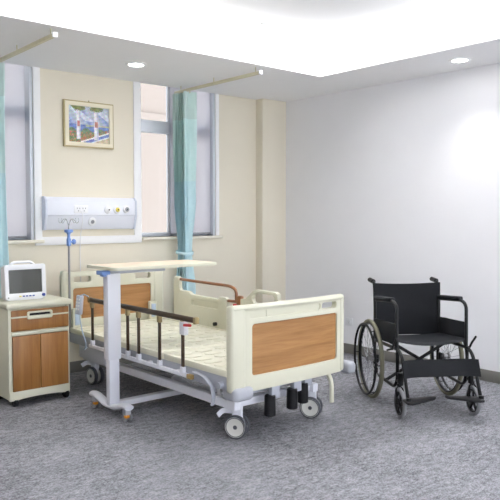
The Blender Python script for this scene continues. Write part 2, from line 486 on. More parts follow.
# ------------------------------------------------------------------ framed picture
PX0, PX1, PZ0, PZ1 = -2.682, -2.188, 2.040, 2.455
t = thing('framed_picture', 'small seaside painting in an ivory frame on the cream wall', 'picture', ((PX0 + PX1) / 2, -.02, PZ0))
bm = B()
plate(bm, rrect(PX0, PX1, PZ0, PZ1, .002), [rrect(PX0 + .03, PX1 - .03, PZ0 + .03, PZ1 - .03, .001)][:1], lambda u, v, w: (u, w, v), -.028, -.002, .004)
obj('moulding', bm, 'gold', t)
bm = B()
plate(bm, rrect(PX0 + .012, PX1 - .012, PZ0 + .012, PZ1 - .012, .001), [rrect(PX0 + .046, PX1 - .046, PZ0 + .046, PZ1 - .046, .001)], lambda u, v, w: (u, w, v), -.034, -.010, .003)
obj('mount', bm, 'frame', t)
def paint(u, v):
    r = random.Random(int(u * 997) * 131 + int(v * 991)).random
    n = lambda k: (r() - .5) * k
    c = (120 + 60 * abs(math.sin(u * 7 + v * 5)), 140 + 50 * abs(math.sin(u * 7 + v * 5)), 205)      # sky
    if v > .6 and math.sin(u * 11 + v * 14) > .45: c = (205, 212, 228)
    if v < .50: c = (86, 116, 190)                                    # sea
    if .44 < v < .50 and u > .42: c = (150, 165, 130)
    if .33 < v < .5 and u > .55: c = (196, 186, 140) if v > .46 else (92, 128, 200)
    if v < .36 + .05 * math.sin(u * 18): c = (86 + n(50), 120 + n(50), 84)       # hedge
    if v < .30 - .2 * u + .04 * math.sin(u * 23): c = (92, 128, 70)
    if v < .3 and r() < .25: c = (216, 120, 60) if r() < .5 else (206, 70, 90)
    if u > .30:
        d = v - (.02 + .42 * (u - .30))
        if -.13 < d < .02: c = (236, 234, 232)
        if -.10 < d < -.02: c = (96, 120, 200)
        if d <= -.13: c = (205, 190, 150)
        if .02 <= d < .10 and r() < .6: c = (196, 80, 70) if r() < .5 else (110, 140, 80)
    for cx in (.25, .68):
        if abs(u - cx) < .05 and .1 < v < .93: c = (232, 228, 232) if u < cx + .015 else (186, 188, 210)
        if abs(u - cx) < .035 and .45 < v < .6: c = (190, 110, 100)
        if (u - cx) ** 2 / .028 + (v - .97) ** 2 / .012 < 1 + n(.8): c = (120 + n(60), 130 + n(40), 70)
    w = 9 * math.sin(u * 41 + v * 17) + 8 * math.sin(v * 53 - u * 23)
    g = sum(c) / 3
    return lin([max(0, min(255, g + (q - g) * .82 + n(34) + w)) for q in c])
bm = B(); lay = bm.loops.layers.float_color.new('paint'); NX, NZ = 64, 52
x0, x1, z0, z1 = PX0 + .042, PX1 - .042, PZ0 + .042, PZ1 - .042
gv = [[bm.verts.new((x0 + (x1 - x0) * i / NX, -.020, z0 + (z1 - z0) * j / NZ)) for i in range(NX + 1)] for j in range(NZ + 1)]
for j in range(NZ):
    for i in range(NX):
        f = bm.faces.new((gv[j][i], gv[j][i + 1], gv[j + 1][i + 1], gv[j + 1][i])); c = paint((i + .5) / NX, (j + .5) / NZ)
        for l in f.loops: l[lay] = c
m, nt, b = newmat('oil_paint'); at = nt.nodes.new('ShaderNodeAttribute'); at.attribute_name = 'paint'
nt.links.new(at.outputs['Color'], b.inputs['Base Color']); b.inputs['Roughness'].default_value = .5
obj('canvas', bm, m, t)
obj('backing', box(B(), x0 - .004, x1 + .004, -.019, -.006, z0 - .004, z1 + .004), 'gold', t)
bm = B(); tube(bm, [(-2.43, -.012, PZ1 - .003), (-2.43, -.012, PZ1 + .012)], .006, 8); obj('hanger', bm, 'gold', t)

# ------------------------------------------------------------------ medical supply panel
t = thing('medical_gas_panel', 'white bed head panel with sockets and gas outlets on the wall', 'wall panel', (-2.43, -.02, 1.296))
gx0, gx1, gz0, gz1, gd = -2.893, -1.98, 1.300, 1.590, -.085
def extr_x(bm, prof, xa, xb, b=.004):
    tt = bmesh.new()
    A = [tt.verts.new((xa, y, z)) for y, z in prof]; Bv = [tt.verts.new((xb, y, z)) for y, z in prof]
    n = len(prof)
    for i in range(n): tt.faces.new((A[i], A[(i + 1) % n], Bv[(i + 1) % n], Bv[i]))
    tt.faces.new(A); tt.faces.new(Bv)
    bmesh.ops.recalc_face_normals(tt, faces=tt.faces); bevel_sharp(tt, b); merge(bm, tt); return bm
bm = extr_x(B(), [(-.002, gz0), (-.002, gz1), (gd + .03, gz1), (gd, gz1 - .03), (gd, 1.428), (gd + .008, 1.424), (gd + .03, gz0 + .012), (gd + .04, gz0)], gx0 + .02, gx1 - .02)
obj('housing', bm, 'panel', t)
for xa, xb in ((gx0, gx0 + .02), (gx1 - .02, gx1)):
    bm = extr_x(B(), [(-.002, gz0 - .004), (-.002, gz1 + .004), (gd + .03, gz1 + .004), (gd - .003, gz1 - .028), (gd - .003, 1.425), (gd + .03, gz0), (gd + .045, gz0 - .004)], xa, xb)
    obj('end_cap', bm, 'panel2', t)
bm = B(); box(bm, -2.625, -2.49, gd - .008, gd + .002, 1.447, 1.517, .004); s = obj('socket_plate', bm, 'plastic', t)
for x in (-2.585, -2.53):
    for dx, dz in ((-.012, .008), (.012, .008), (0, -.014)):
        bm = B(); box(bm, x + dx - .003, x + dx + .003, gd - .0095, gd - .006, 1.482 + dz - .006, 1.482 + dz + .006); obj('slot', bm, 'grey', s)
for x, z, c in ((-2.292, 1.478, 'plastic'), (-2.198, 1.479, 'yellow'), (-2.098, 1.484, 'grey')):
    lathe(bm := B(), [(0, .022), (.022, .022), (.032, .016), (.036, 0)], (x, gd, z), (0, -1, 0), 24); o = obj('gas_outlet', bm, 'plastic', t)
    lathe(bm := B(), [(0, .012), (.016, .012), (.021, .006), (.021, -.004)], (x, gd - .020, z), (0, -1, 0), 20); obj('outlet_face', bm, c, o)
    bm = B(); cyl(bm, (x, gd - .034, z), (x, gd - .028, z), .007); obj('port', bm, 'black', o)
lathe(bm := B(), [(0, .012), (.024, .012), (.036, .008), (.04, 0)], (-2.443, gd + .012, 1.369), (0, -1, -.2), 24); o = obj('round_socket', bm, 'plastic', t)
lathe(bm := B(), [(0, .004), (.016, .004), (.018, 0)], (-2.443, gd + .000, 1.369), (0, -1, -.2), 20); obj('socket_face', bm, 'grey', o)
bm = B(); tube(bm, fillet([(-2.56, gd - .006, 1.47), (-2.555, gd - .03, 1.44), (-2.552, gd - .012, 1.34), (-2.545, -.05, 1.27), (-2.54, -.02, 1.10), (-2.53, -.02, .5)], .04), .0035, 8)
setp(obj('power_cord', bm, 'plastic'), 'thin white cord hanging from the socket of the wall panel', 'cord')
bm = B(); box(bm, RW - .007, RW, -1.11, -1.015, .288, .368, .003)
t = thing('wall_socket', 'white socket plate low on the white right wall between bed and wheelchair', 'socket', (RW - .003, -1.06, .288))
obj('plate', bm, 'plastic', t)
bm = B(); box(bm, RW - .009, RW - .006, -1.087, -1.037, .309, .347, .001); obj('socket_face', bm, 'plastic', t)
for dy, dz in ((-.008, .008), (.008, .008), (0, -.008)):
    bm = B(); box(bm, RW - .0098, RW - .0088, -1.062 + dy - .0015, -1.062 + dy + .0015, .328 + dz - .004, .331 + dz + .004); obj('slot', bm, 'grey', t)

# ------------------------------------------------------------------ hospital bed
bx0, bx1 = -2.87, -1.855          # outer width of the boards
fx0, fx1 = -2.815, -1.797
yf, yh = -2.535, -.32
bed = thing('hospital_bed', 'empty manual hospital bed with cream boards and wooden inlays', 'bed', (-2.36, -1.45, 0))
FX = lambda u, v, w: (u, w, v)
def footboard_bow(u, v, w):        # the board curves back towards its sides
    s = (u - (fx0 + fx1) / 2) / ((fx1 - fx0) / 2)
    return (u, w + .022 * abs(s) ** 3.2, v)
def board(name, z0, z1, wz0, wz1, wx0, wx1, slots, sgn, y, bow, corner, bx0=bx0, bx1=bx1):
    f = bow
    bm = B()
    # outline refined so that it can bow
    def refine(L, st=.03):
        out = []
        for i, p in enumerate(L):
            q = L[(i + 1) % len(L)]; d = math.dist(p, q); k = max(1, int(d / st))
            out += [(p[0] + (q[0] - p[0]) * j / k, p[1] + (q[1] - p[1]) * j / k) for j in range(k)]
        return out
    outer = refine(rrect(bx0, bx1, z0, z1, corner, 6))
    holes = [refine(rrect(wx0, wx1, wz0, wz1, .022, 4))] + [refine(rrect(*s, .018, 4)) for s in slots]
    plate(bm, outer, holes, lambda u, v, w: f(u, v, y + w), -.022, .022, .009, 3)
    o = obj(name, bm, 'cream', bed)
    bm = B(); inner = refine(rrect(wx0 - .006, wx1 + .006, wz0 - .006, wz1 + .006, .024, 4))
    plate(bm, inner, [], lambda u, v, w: f(u, v, y + w), -.010, .010, 0)
    obj('wood_inlay', bm, 'wood', o)
    return o
fb = board('footboard', .338, .874, .434, .757, -2.658, -1.878, [(-2.675, -2.055, .792, .838), (-2.04, -1.884, .792, .838)], -1, yf, footboard_bow, (.05, .05, .03, .03), fx0, fx1)
# thick end columns and rounded top rail of the footboard
for xa, xb in ((fx0 - .004, fx0 + .11), (fx1 - .05, fx1 + .004)):
    bm = B(); tt = bmesh.new(); box(tt, xa, xb, yf - .03, yf + .03, .338, .878, .022, 3)
    for v in tt.verts: v.co = Vector(footboard_bow(v.co.x, v.co.z, v.co.y))
    merge(bm, tt); obj('end_column', bm, 'cream', fb)
bm = B(); tube(bm, [footboard_bow(fx0 + .02 + (fx1 - fx0 - .04) * k / 24, .857, yf) for k in range(25)], .03, 12, False, (.022, .032)); obj('top_rail', bm, 'cream', fb)
bm = B(); box(bm, -2.69, -2.54, yf - .010, yf + .012, .78, .85, .002); box(bm, -2.536, -2.04, yf - .010, yf + .012, .78, .85, .002); obj('slot_filler', bm, 'cream', fb)
hb = board('headboard', .43, .945, .54, .805, -2.768, -1.99, [(-2.765, -2.60, .853, .905), (-2.16, -1.995, .853, .905)], 1, yh, lambda u, v, w: (u, w, v), (.03, .03, .035, .035))
for xa, xb in ((bx0, bx0 + .055), (-1.965, bx1)):
    bm = B(); box(bm, xa, xb, yh - .032, yh + .03, .43, .962, .024, 3); obj('end_column', bm, 'cream', hb)

# mattress deck: four moulded sections with raised lozenges
dx0, dx1, dz = -2.82, -1.90, .478
for a, b_ in ((-.37, -1.10), (-1.11, -1.38), (-1.39, -1.80), (-1.81, -2.50)):
    bm = B(); box(bm, dx0, dx1, b_, a, dz - .035, dz - .004, .006)
    nx = 5; ny = max(2, round((a - b_) / .115))
    for i in range(nx):
        for j in range(ny):
            cx = dx0 + .03 + (dx1 - dx0 - .06) * (i + .5) / nx; cy = b_ + .012 + (a - b_ - .024) * (j + .5) / ny
            sx = (dx1 - dx0 - .06) / nx / 2 - .014; sy = (a - b_ - .024) / ny / 2 - .014
            plate(bm, [(cx - sx, cy), (cx - sx * .6, cy - sy), (cx + sx * .6, cy - sy), (cx + sx, cy), (cx + sx * .6, cy + sy), (cx - sx * .6, cy + sy)], [],
                  lambda u, v, w: (u, v, w), dz - .006, dz + .0005, .002, 1)
    for x_a, x_b in ((dx0 - .004, dx0 + .022), (dx1 - .022, dx1 + .004)): box(bm, x_a, x_b, b_ - .001, a + .001, dz - .038, dz + .004, .005)
    obj('deck_section', bm, 'deck', bed)
# upper frame (grey steel) below the deck
bm = B()
for x in (-2.80, -1.96):
    box(bm, x - .015, x + .03, -2.52, -.36, .355, .444, .005)
for y in (-.40, -1.0, -1.6, -2.2, -2.50): box(bm, -2.78, -1.94, y - .02, y + .02, .37, .41, .004)
obj('upper_frame', bm, 'steel', bed)
# curved gussets on the near side by the feet
bm = B()
tube(bm, fillet([(-2.842, -2.19, .425), (-2.842, -2.30, .42), (-2.842, -2.385, .37), (-2.842, -2.40, .30), (-2.842, -2.385, .25)], .07, 6), .012, 8, False, (.006, .016))
cyl(bm, (-2.85, -2.45, .385), (-2.80, -2.45, .385), .02)
obj('gusset', bm, 'steel', bed)
# lower frame
bm = B()
for x in (-2.725, -2.025): box(bm, x, x + .05, -2.46, -.42, .205, .262, .005)
for y in (-2.40, -.50): box(bm, -2.70, -2.0, y - .025, y + .025, .21, .258, .005)
obj('lower_frame', bm, 'white', bed)
# links between the frames
for y in (-.60, -2.28):
    for x in (-2.70, -2.0):
        bm = B(); tube(bm, [(x, y, .23), (x, y + .05, .40)], .018, 8, False, (.02, .008)); obj('lift_link', bm, 'white', bed)
bm = B(); box(bm, -2.76, -2.74, -.86, -.42, .23, .40, .01); obj('head_end_bracket', bm, 'white', bed)

def caster(x, y, rz):
    mz = Matrix.Translation((x, y, 0)) @ Matrix.Rotation(rz, 4, 'Z') @ Matrix.Translation((-x, -y, 0))
    def obj(name, bm, m, par):
        bmesh.ops.transform(bm, matrix=mz, verts=bm.verts); return globals()['obj'](name, bm, m, par)
    z = .076
    bm = B(); box(bm, x - .022, x + .022, y - .035, y + .03, .125, .215, .008); box(bm, x - .012, x + .012, y - .03, y + .03, z - .01, .16, .008)
    o = obj('caster', bm, 'white', bed)
    for s in (-1, 1):
        xx = x + s * .030
        lathe(bm := B(), [(.058, -.014), (.070, -.015), (.076, -.009), (.076, .009), (.070, .015), (.058, .014)], (xx, y, z), (1, 0, 0), 32); obj('tyre', bm, 'tyre', o)
        lathe(bm := B(), [(0, .013), (.016, .014), (.056, .012), (.061, .0152), (.066, .0152), (.066, -.0152), (.056, -.012), (0, -.012)], (xx, y, z), (1, 0, 0), 32); obj('wheel_disc', bm, 'disc', o)
        lathe(bm := B(), [(0, .017), (.012, .017), (.015, .010)], (xx, y, z), (s, 0, 0), 16); obj('hub_cap', bm, 'tyre', o)
    bm = B(); tube(bm, fillet([(x - .0, y + .03, .17), (x - .02, y + .09, .175), (x - .06, y + .11, .15)], .02), .009, 8, False, (.018, .005)); obj('brake_pedal', bm, 'white', o)
for x, y in ((-2.635, -2.375), (-1.955, -2.375), (-2.665, -.52), (-1.955, -.52)): caster(x, y, .55 if y < -2 else .1)
# corner bumpers
for xa, xb, zz in ((fx0 + .004, fx0 + .16, .290), (fx1 + .02, fx1 + .10, .310)):
    bm = B(); box(bm, xa, xb, -2.575, -2.43, zz, zz + .085, .03, 4); obj('bumper', bm, 'bump', bed)
# crank handles folded under the foot end
for x, y, zl in ((-2.482, -2.52, .145), (-2.285, -2.52, .155), (-2.155, -2.49, .165)):
    bm = B(); cyl(bm, (x, y, zl), (x, y, zl + .135), .038, .036, 18, .006); o = obj('crank_handle', bm, 'black', bed)
    bm = B(); box(bm, x + .0, x + .07, y - .02, y + .02, zl + .11, zl + .2, .006); obj('crank_joint', bm, 'steel', o)
    bm = B(); cyl(bm, (x + .035, y, zl + .16), (x + .035, y + .14, zl + .19), .012); obj('crank_shaft', bm, 'steel', o)
bm = B(); box(bm, -2.58, -2.05, -2.44, -2.40, .285, .36, .006); obj('crank_crossbar', bm, 'steel', bed)
bm = B(); tube(bm, fillet([(-1.93, -2.45, .37), (-1.905, -2.5, .31), (-1.893, -2.51, .26), (-1.890, -2.51, .125)], .04), .02, 10, False, (.016, .022)); obj('hanging_arm', bm, 'cream', bed)
# mattress stops at the head corners
for x in (-2.775, -2.02):
    bm = B(); box(bm, x - .035, x + .045, -.42, -.385, .47, .645, .01, 3); o = obj('mattress_stop', bm, 'cream', bed)
    bm = B(); box(bm, x - .018, x + .028, -.426, -.415, .50, .62, .006); obj('stop_inset', bm, 'lblue', o)

# near side: folding aluminium rail
rx = -2.86
rail = obj('side_rail', (lambda bm: (tube(bm, [(rx, -.83, .762), (rx, -2.235, .762)], .016, 12, False, (.019, .014)), bm)[1])(B()), 'brown', bed)
for y in (-.825, -2.24):
    bm = B(); box(bm, rx - .018, rx + .018, y - .012, y + .012, .740, .784, .006); obj('rail_cap', bm, 'tan', rail)
bm = B(); box(bm, rx - .012, rx + .012, -2.16, -.81, .382, .408, .004); obj('lower_bar', bm, 'white', rail)
bm = B(); box(bm, rx - .014, rx + .014, -2.20, -2.15, .378, .408, .004); obj('bar_cap', bm, 'olive', rail)
for y in (-.86, -1.13, -1.40, -1.55, -1.82, -2.095):
    bm = B(); box(bm, rx - .007, rx + .007, y - .013, y + .013, .43, .74, .004); o = obj('rail_post', bm, 'brown', rail)
    bm = B(); box(bm, rx - .014, rx + .014, y - .017, y + .017, .395, .445, .005); obj('post_socket', bm, 'white', o)
    bm = B(); box(bm, rx - .014, rx + .014, y - .018, y + .018, .700, .748, .008); obj('post_bracket', bm, 'tan', o)
bm = B(); box(bm, rx - .018, rx + .018, -2.135, -2.08, .655, .742, .006); l = obj('release_catch', bm, 'white', rail)
bm = B(); tube(bm, fillet([(rx - .014, -2.13, .722), (rx - .014, -2.20, .728)], .01), .009, 8); obj('release_lever', bm, 'red', l)
for y in (-1.0, -1.65, -2.0):
    bm = B(); box(bm, rx + .008, -2.79, y - .015, y + .015, .384, .405, .003); obj('rail_arm', bm, 'white', rail)

# far side: moulded cream rails with a brown grab bar
fx = -1.875
FS = lambda u, v, w: (w, u, v)
bm = B()
out1 = [(-1.335, .43), (-.60, .43), (-.565, .47), (-.565, .855), (-.585, .875), (-.640, .875), (-.652, .860), (-.655, .775), (-.675, .757), (-.80, .757), (-.835, .735), (-1.22, .727), (-1.245, .748), (-1.32, .748), (-1.338, .735)]
plate(bm, out1, [rrect(-1.22, -.84, .640, .690, .018)], FS, fx - .02, fx + .02, .008)
r1 = obj('side_panel', bm, 'cream', bed)
bm = B(); plate(bm, rrect(-1.21, -.85, .63, .70, .015), [], FS, fx - .006, fx + .014, 0); obj('recess', bm, 'cream', r1)
bm = B()
def arc(cu, cv, ru, rv, a0, a1, n): return [(cu + ru * math.cos(a0 + (a1 - a0) * k / n), cv + rv * math.sin(a0 + (a1 - a0) * k / n)) for k in range(n + 1)]
out2 = [(-2.36, .45), (-1.53, .45), (-1.515, .47), (-1.515, .755), (-1.58, .765)] + [(-1.62, .795), (-1.665, .832), (-1.71, .846), (-1.93, .842), (-1.955, .83), (-1.96, .78)] + [(-2.0, .765), (-2.34, .760), (-2.36, .74)]
plate(bm, out2, [[(-1.655, .765), (-1.66, .785), (-1.69, .812), (-1.72, .820), (-1.90, .816), (-1.918, .80), (-1.918, .755), (-1.90, .74), (-1.68, .74)]], FS, fx - .02, fx + .02, .007)
r2 = obj('side_panel', bm, 'cream', bed)
bm = B()
tube(bm, fillet([(fx, -.62, .853), (fx, -1.37, .846), (fx, -1.445, .82), (fx, -1.445, .735)], .05, 6), .013, 12)
tube(bm, [(fx, -1.33, .722), (fx, -1.50, .728)], .012, 10)
g = obj('grab_bar', bm, 'grab', bed)
bm = B(); box(bm, fx - .02, fx + .02, -1.515, -1.465, .70, .775, .006); obj('grab_bar_socket', bm, 'grab', g)
bm = B(); box(bm, fx - .02, fx + .02, -1.49, -1.42, .69, .708, .006); obj('lock_button', bm, 'red', g)
bm = B(); cyl(bm, (fx - .045, -1.20, .515), (fx - .015, -1.20, .515), .016); obj('panel_knob', bm, 'black', r1)

# bed control handset hung on the near rail's end
t = thing('handset', 'pale grey bed control handset hung at the head end of the near brown rail', 'remote control', (-2.895, -.775, .66))
bm = B(); tt = bmesh.new(); box(tt, -.016, .016, -.036, .036, 0, .155, .012, 3); merge(bm, tt, Matrix.Translation((-2.90, -.705, .635)) @ Matrix.Rotation(.10, 4, 'Y') @ Matrix.Rotation(.15, 4, 'Z'))
obj('body', bm, 'panel2', t)
bm = B(); mt = Matrix.Translation((-2.90, -.705, .635)) @ Matrix.Rotation(.10, 4, 'Y') @ Matrix.Rotation(.15, 4, 'Z')
for k in range(4):
    for s in (-1, 1): box(bm, -.019, -.014, s * .014 - .008, s * .014 + .008, .035 + k * .026, .05 + k * .026, .002, mtx=mt)
obj('keys', bm, 'plastic', t)
bm = B(); tube(bm, [(rx, -.80, .785), (rx - .02, -.76, .80), (rx - .035, -.715, .785)], .005, 8); obj('hook', bm, 'lblue', t)
bm = B(); tube(bm, fillet([(-2.895, -.705, .64), (-2.885, -.73, .50), (-2.88, -.80, .40), (-2.87, -.72, .34), (-2.80, -.66, .36)], .06, 6), .005, 8); obj('cord', bm, 'lblue', t)

# ------------------------------------------------------------------ drip stand in the bed corner
ix, iy = -2.822, -.365
t = thing('iv_pole', 'slim steel drip pole with blue clamp standing at the bed head corner', 'drip stand', (ix, iy - .02, .44))
iy -= .02
bm = B(); cyl(bm, (ix, iy, .435), (ix, iy, 1.23), .0095, None, 12); obj('pole', bm, 'hook', t)
bm = B(); cyl(bm, (ix, iy, 1.2), (ix, iy, 1.36), .006, None, 12); obj('inner_pole', bm, 'hook', t)
lathe(bm := B(), [(.010, -.055), (.019, -.05), (.019, .0), (.013, .015), (.012, .04), (.02, .055), (.036, .062), (.036, .082), (.01, .085)], (ix, iy, 1.225), (0, 0, 1), 20)
c = obj('clamp', bm, 'blue', t)
bm = B(); cyl(bm, (ix + .015, iy, 1.205), (ix + .035, iy, 1.205), .008); lathe(bm, [(0, 0), (.02, 0), (.024, .01), (.02, .022), (0, .024)], (ix + .034, iy, 1.205), (1, 0, 0), 16); obj('knob', bm, 'blue', c)
for k in range(4):
    a = .5 + k * PI / 2; d = Vector((math.cos(a), math.sin(a), 0)) * .75; o3 = Vector((ix, iy, 1.32))
    bm = B(); tube(bm, fillet([o3, o3 + Vector((0, 0, .06)) + d * .02, o3 + d * .06 + Vector((0, 0, .085)), o3 + d * .10 + Vector((0, 0, .04)), o3 + d * .135 + Vector((0, 0, .05)), o3 + d * .13 + Vector((0, 0, .085))], .03), .0026, 8)
    obj('bag_hook', bm, 'chrome', t)

# ------------------------------------------------------------------ bedside cabinet and monitor
cx0, cx1, cyf, cyb = -3.495, -3.010, -.77, -.40
cab = thing('bedside_cabinet', 'cream bedside cabinet on casters with wooden drawer and doors', 'cabinet', ((cx0 + cx1) / 2, (cyf + cyb) / 2, 0))
bm = B()
box(bm, cx0, cx0 + .03, cyf, cyb, .05, .74, .010); box(bm, cx1 - .03, cx1, cyf, cyb, .05, .74, .010)
box(bm, cx0 + .02, cx1 - .02, cyf + .012, cyb, .10, .735, .002)
obj('body', bm, 'cream', cab)
bm = B(); box(bm, cx0 - .02, cx1 + .015, cyf - .028, cyb + .01, .735, .778, .016, 4); obj('top', bm, 'cream', cab)
# skirt with a shallow arch
bm = B(); n = 16
plate(bm, [(cx0 + .004, .115), (cx0 + .004, .045)] + [(cx0 + .07 + (cx1 - cx0 - .14) * k / n, .050 + .012 * math.sin(PI * k / n) ** .7) for k in range(n + 1)] + [(cx1 - .004, .045), (cx1 - .004, .115)], [],
      lambda u, v, w: (u, w - .012 * math.sin(PI * (u - cx0) / (cx1 - cx0)), v), cyf - .004, cyf + .03, .004)
obj('skirt', bm, 'cream', cab)
# drawer: wooden front in two strips around a moulded cream grip
d = obj('drawer', plate(B(), rrect(cx0 + .022, cx1 - .012, .566, .722, .006), [rrect(-3.345, -3.165, .657, .700, .012)], lambda u, v, w: (u, w, v), cyf - .008, cyf + .012, .003), 'woodc', cab)
bm = B(); box(bm, cx0 + .02, cx1 - .01, cyf - .0105, cyf, .664, .676, .002); obj('strip', bm, 'cream', d)
bm = B(); plate(bm, rrect(-3.355, -3.155, .648, .708, .014), [rrect(-3.337, -3.173, .672, .694, .008)], lambda u, v, w: (u, w, v), cyf - .018, cyf + .004, .004); h = obj('handle', bm, 'cream', d)
bm = B(); box(bm, -3.345, -3.165, cyf - .006, cyf + .002, .668, .697); obj('handle_recess', bm, 'black', h)
bm = B(); box(bm, cx0 + .022, cx1 - .012, cyf - .009, cyf + .012, .532, .560, .004); obj('divider_rail', bm, 'cream', cab)
for xa, xb in ((cx0 + .03, -3.252), (-3.248, cx1 - .016)):
    bm = B(); box(bm, xa, xb, cyf - .006, cyf + .012, .115, .528, .003); obj('door', bm, 'woodc', cab)
for x, y in ((cx0 + .05, cyf + .04), (cx1 - .03, cyf + .04), (cx0 + .05, cyb - .05), (cx1 - .04, cyb - .05)):
    bm = B(); box(bm, x - .016, x + .016, y - .016, y + .016, .04, .104, .004); o = obj('caster', bm, 'black', cab)
    bm = B(); cyl(bm, (x - .017, y - .02, .034), (x + .017, y - .02, .034), .034, None, 20, .006); obj('wheel', bm, 'black', o)
mx0, mx1, mz0, mz1, myf = -3.462, -3.14, .778, 1.052, -.635
mon = thing('patient_monitor', 'white bedside monitor with dark screen standing on the cabinet', 'monitor', ((mx0 + mx1) / 2, -.58, mz0))
tilt = Matrix.Translation((0, myf, mz0)) @ Matrix.Rotation(-.07, 4, 'X') @ Matrix.Translation((0, -myf, -mz0))
bm = B(); plate(bm, rrect(mx0, mx1, mz0 + .012, mz1, .016), [rrect(mx0 + .03, mx1 - .03, mz0 + .055, mz1 - .04, .004)], lambda u, v, w: (u, w, v), myf - .012, myf + .03, .007)
box(bm, mx0 + .01, mx1 - .01, myf + .012, myf + .11, mz0 + .02, mz1 - .01, .015)
bmesh.ops.transform(bm, matrix=tilt, verts=bm.verts); obj('housing', bm, 'plastic', mon)
bm = B(); tube(bm, fillet([(mx0 + .06, myf + .05, mz1 - .012), (mx0 + .09, myf + .05, mz1 + .018), (mx1 - .09, myf + .05, mz1 + .018), (mx1 - .06, myf + .05, mz1 - .012)], .04), .011, 10); bmesh.ops.transform(bm, matrix=tilt, verts=bm.verts); obj('carry_handle', bm, 'plastic', mon)
bm = B(); box(bm, mx0 + .025, mx1 - .025, myf + .0, myf + .012, mz0 + .05, mz1 - .035, 0); bmesh.ops.transform(bm, matrix=tilt, verts=bm.verts); obj('screen', bm, 'screen', mon)
for k, c in enumerate(('yellow', 'navy', 'navy', 'navy', 'navy')):
    x = mx0 + .105 + k * .026; bm = B(); box(bm, x, x + .018, myf - .015, myf - .008, mz0 + .026, mz0 + .036, .002)
    bmesh.ops.transform(bm, matrix=tilt, verts=bm.verts); obj('key', bm, c, mon)
bm = B(); cyl(bm, (mx1 - .025, myf - .026, mz0 + .033), (mx1 - .025, myf - .008, mz0 + .033), .012, None, 16, .003); bmesh.ops.transform(bm, matrix=tilt, verts=bm.verts); obj('dial', bm, 'navy', mon)
bm = B(); cyl(bm, (mx0 + .022, myf - .014, mz0 + .024), (mx0 + .022, myf - .008, mz0 + .024), .006); bmesh.ops.transform(bm, matrix=tilt, verts=bm.verts); obj('power_key', bm, 'grey', mon)
bm = B(); box(bm, mx0 + .02, mx1 - .02, myf + .0, myf + .10, mz0, mz0 + .016, .005); obj('foot', bm, 'plastic', mon)

# ------------------------------------------------------------------ overbed table
tx, ty = -2.985, -1.40
tab = thing('overbed_table', 'white overbed table on one column with its thin top across the bed', 'table', (tx, ty, 0))
bm = B(); plate(bm, rrect(-3.085, -2.19, -1.61, -1.19, .035, 6), [], lambda u, v, w: (u, v, w), 1.048, 1.070, .007, 3); o = obj('table_top', bm, 'cream', tab)
bm = B(); plate(bm, rrect(-3.055, -2.22, -1.58, -1.22, .025, 6), [], lambda u, v, w: (u, v, w), 1.066, 1.0715, .001, 1); obj('laminate', bm, 'beigew', o)
bm = B(); box(bm, -3.01, -2.55, ty - .03, ty + .03, 1.012, 1.048, .006); obj('support_arm', bm, 'steel', tab)
bm = B(); box(bm, tx - .052, tx + .052, ty - .034, ty + .034, .40, 1.015, .006); obj('outer_column', bm, 'white', tab)
bm = B(); box(bm, tx - .040, tx + .040, ty - .026, ty + .026, .07, .42, .004); obj('inner_column', bm, 'white', tab)
bm = B(); box(bm, -3.085, -3.015, ty - .035, ty + .045, 1.008, 1.036, .005); box(bm, -3.065, -3.025, ty - .02, ty + .03, .995, 1.012, .004); obj('height_lever', bm, 'blue', tab)
def base_bar(x, full=True):
    bm = B(); P = []
    prof = [(-.265, .098), (-.215, .104), (-.13, .085), (-.06, .062), (.06, .062), (.13, .085), (.215, .104), (.265, .098)]
    pr = fillet([(x, ty + .02 + a, b) for a, b in prof], .05, 4)
    tube(bm, pr, .02, 12, False, (.020, .034)); return bm
b1 = obj('base_bar', base_bar(tx - .01), 'white', tab)
b2 = obj('base_bar', base_bar(-2.26), 'white', tab)
bm = B(); box(bm, tx, -2.26, ty - .012, ty + .052, .045, .085, .005); obj('floor_beam', bm, 'white', tab)
for par, x in ((b1, tx - .01), (b2, -2.26)):
    for y in (ty + .02 - .225, ty + .02 + .225):
        bm = B(); box(bm, x - .022, x + .022, y - .026, y + .022, .045, .092, .006); o = obj('caster', bm, 'steel', par)
        for s in (-1, 1):
            bm = B(); cyl(bm, (x + s * .02 - .008, y - .012, .027), (x + s * .02 + .008, y - .012, .027), .027, None, 20, .004); obj('wheel', bm, 'grey', o)
        bm = B(); box(bm, x - .032, x + .0, y - .045, y - .012, .030, .048, .005); obj('brake_tab', bm, 'orange', o)

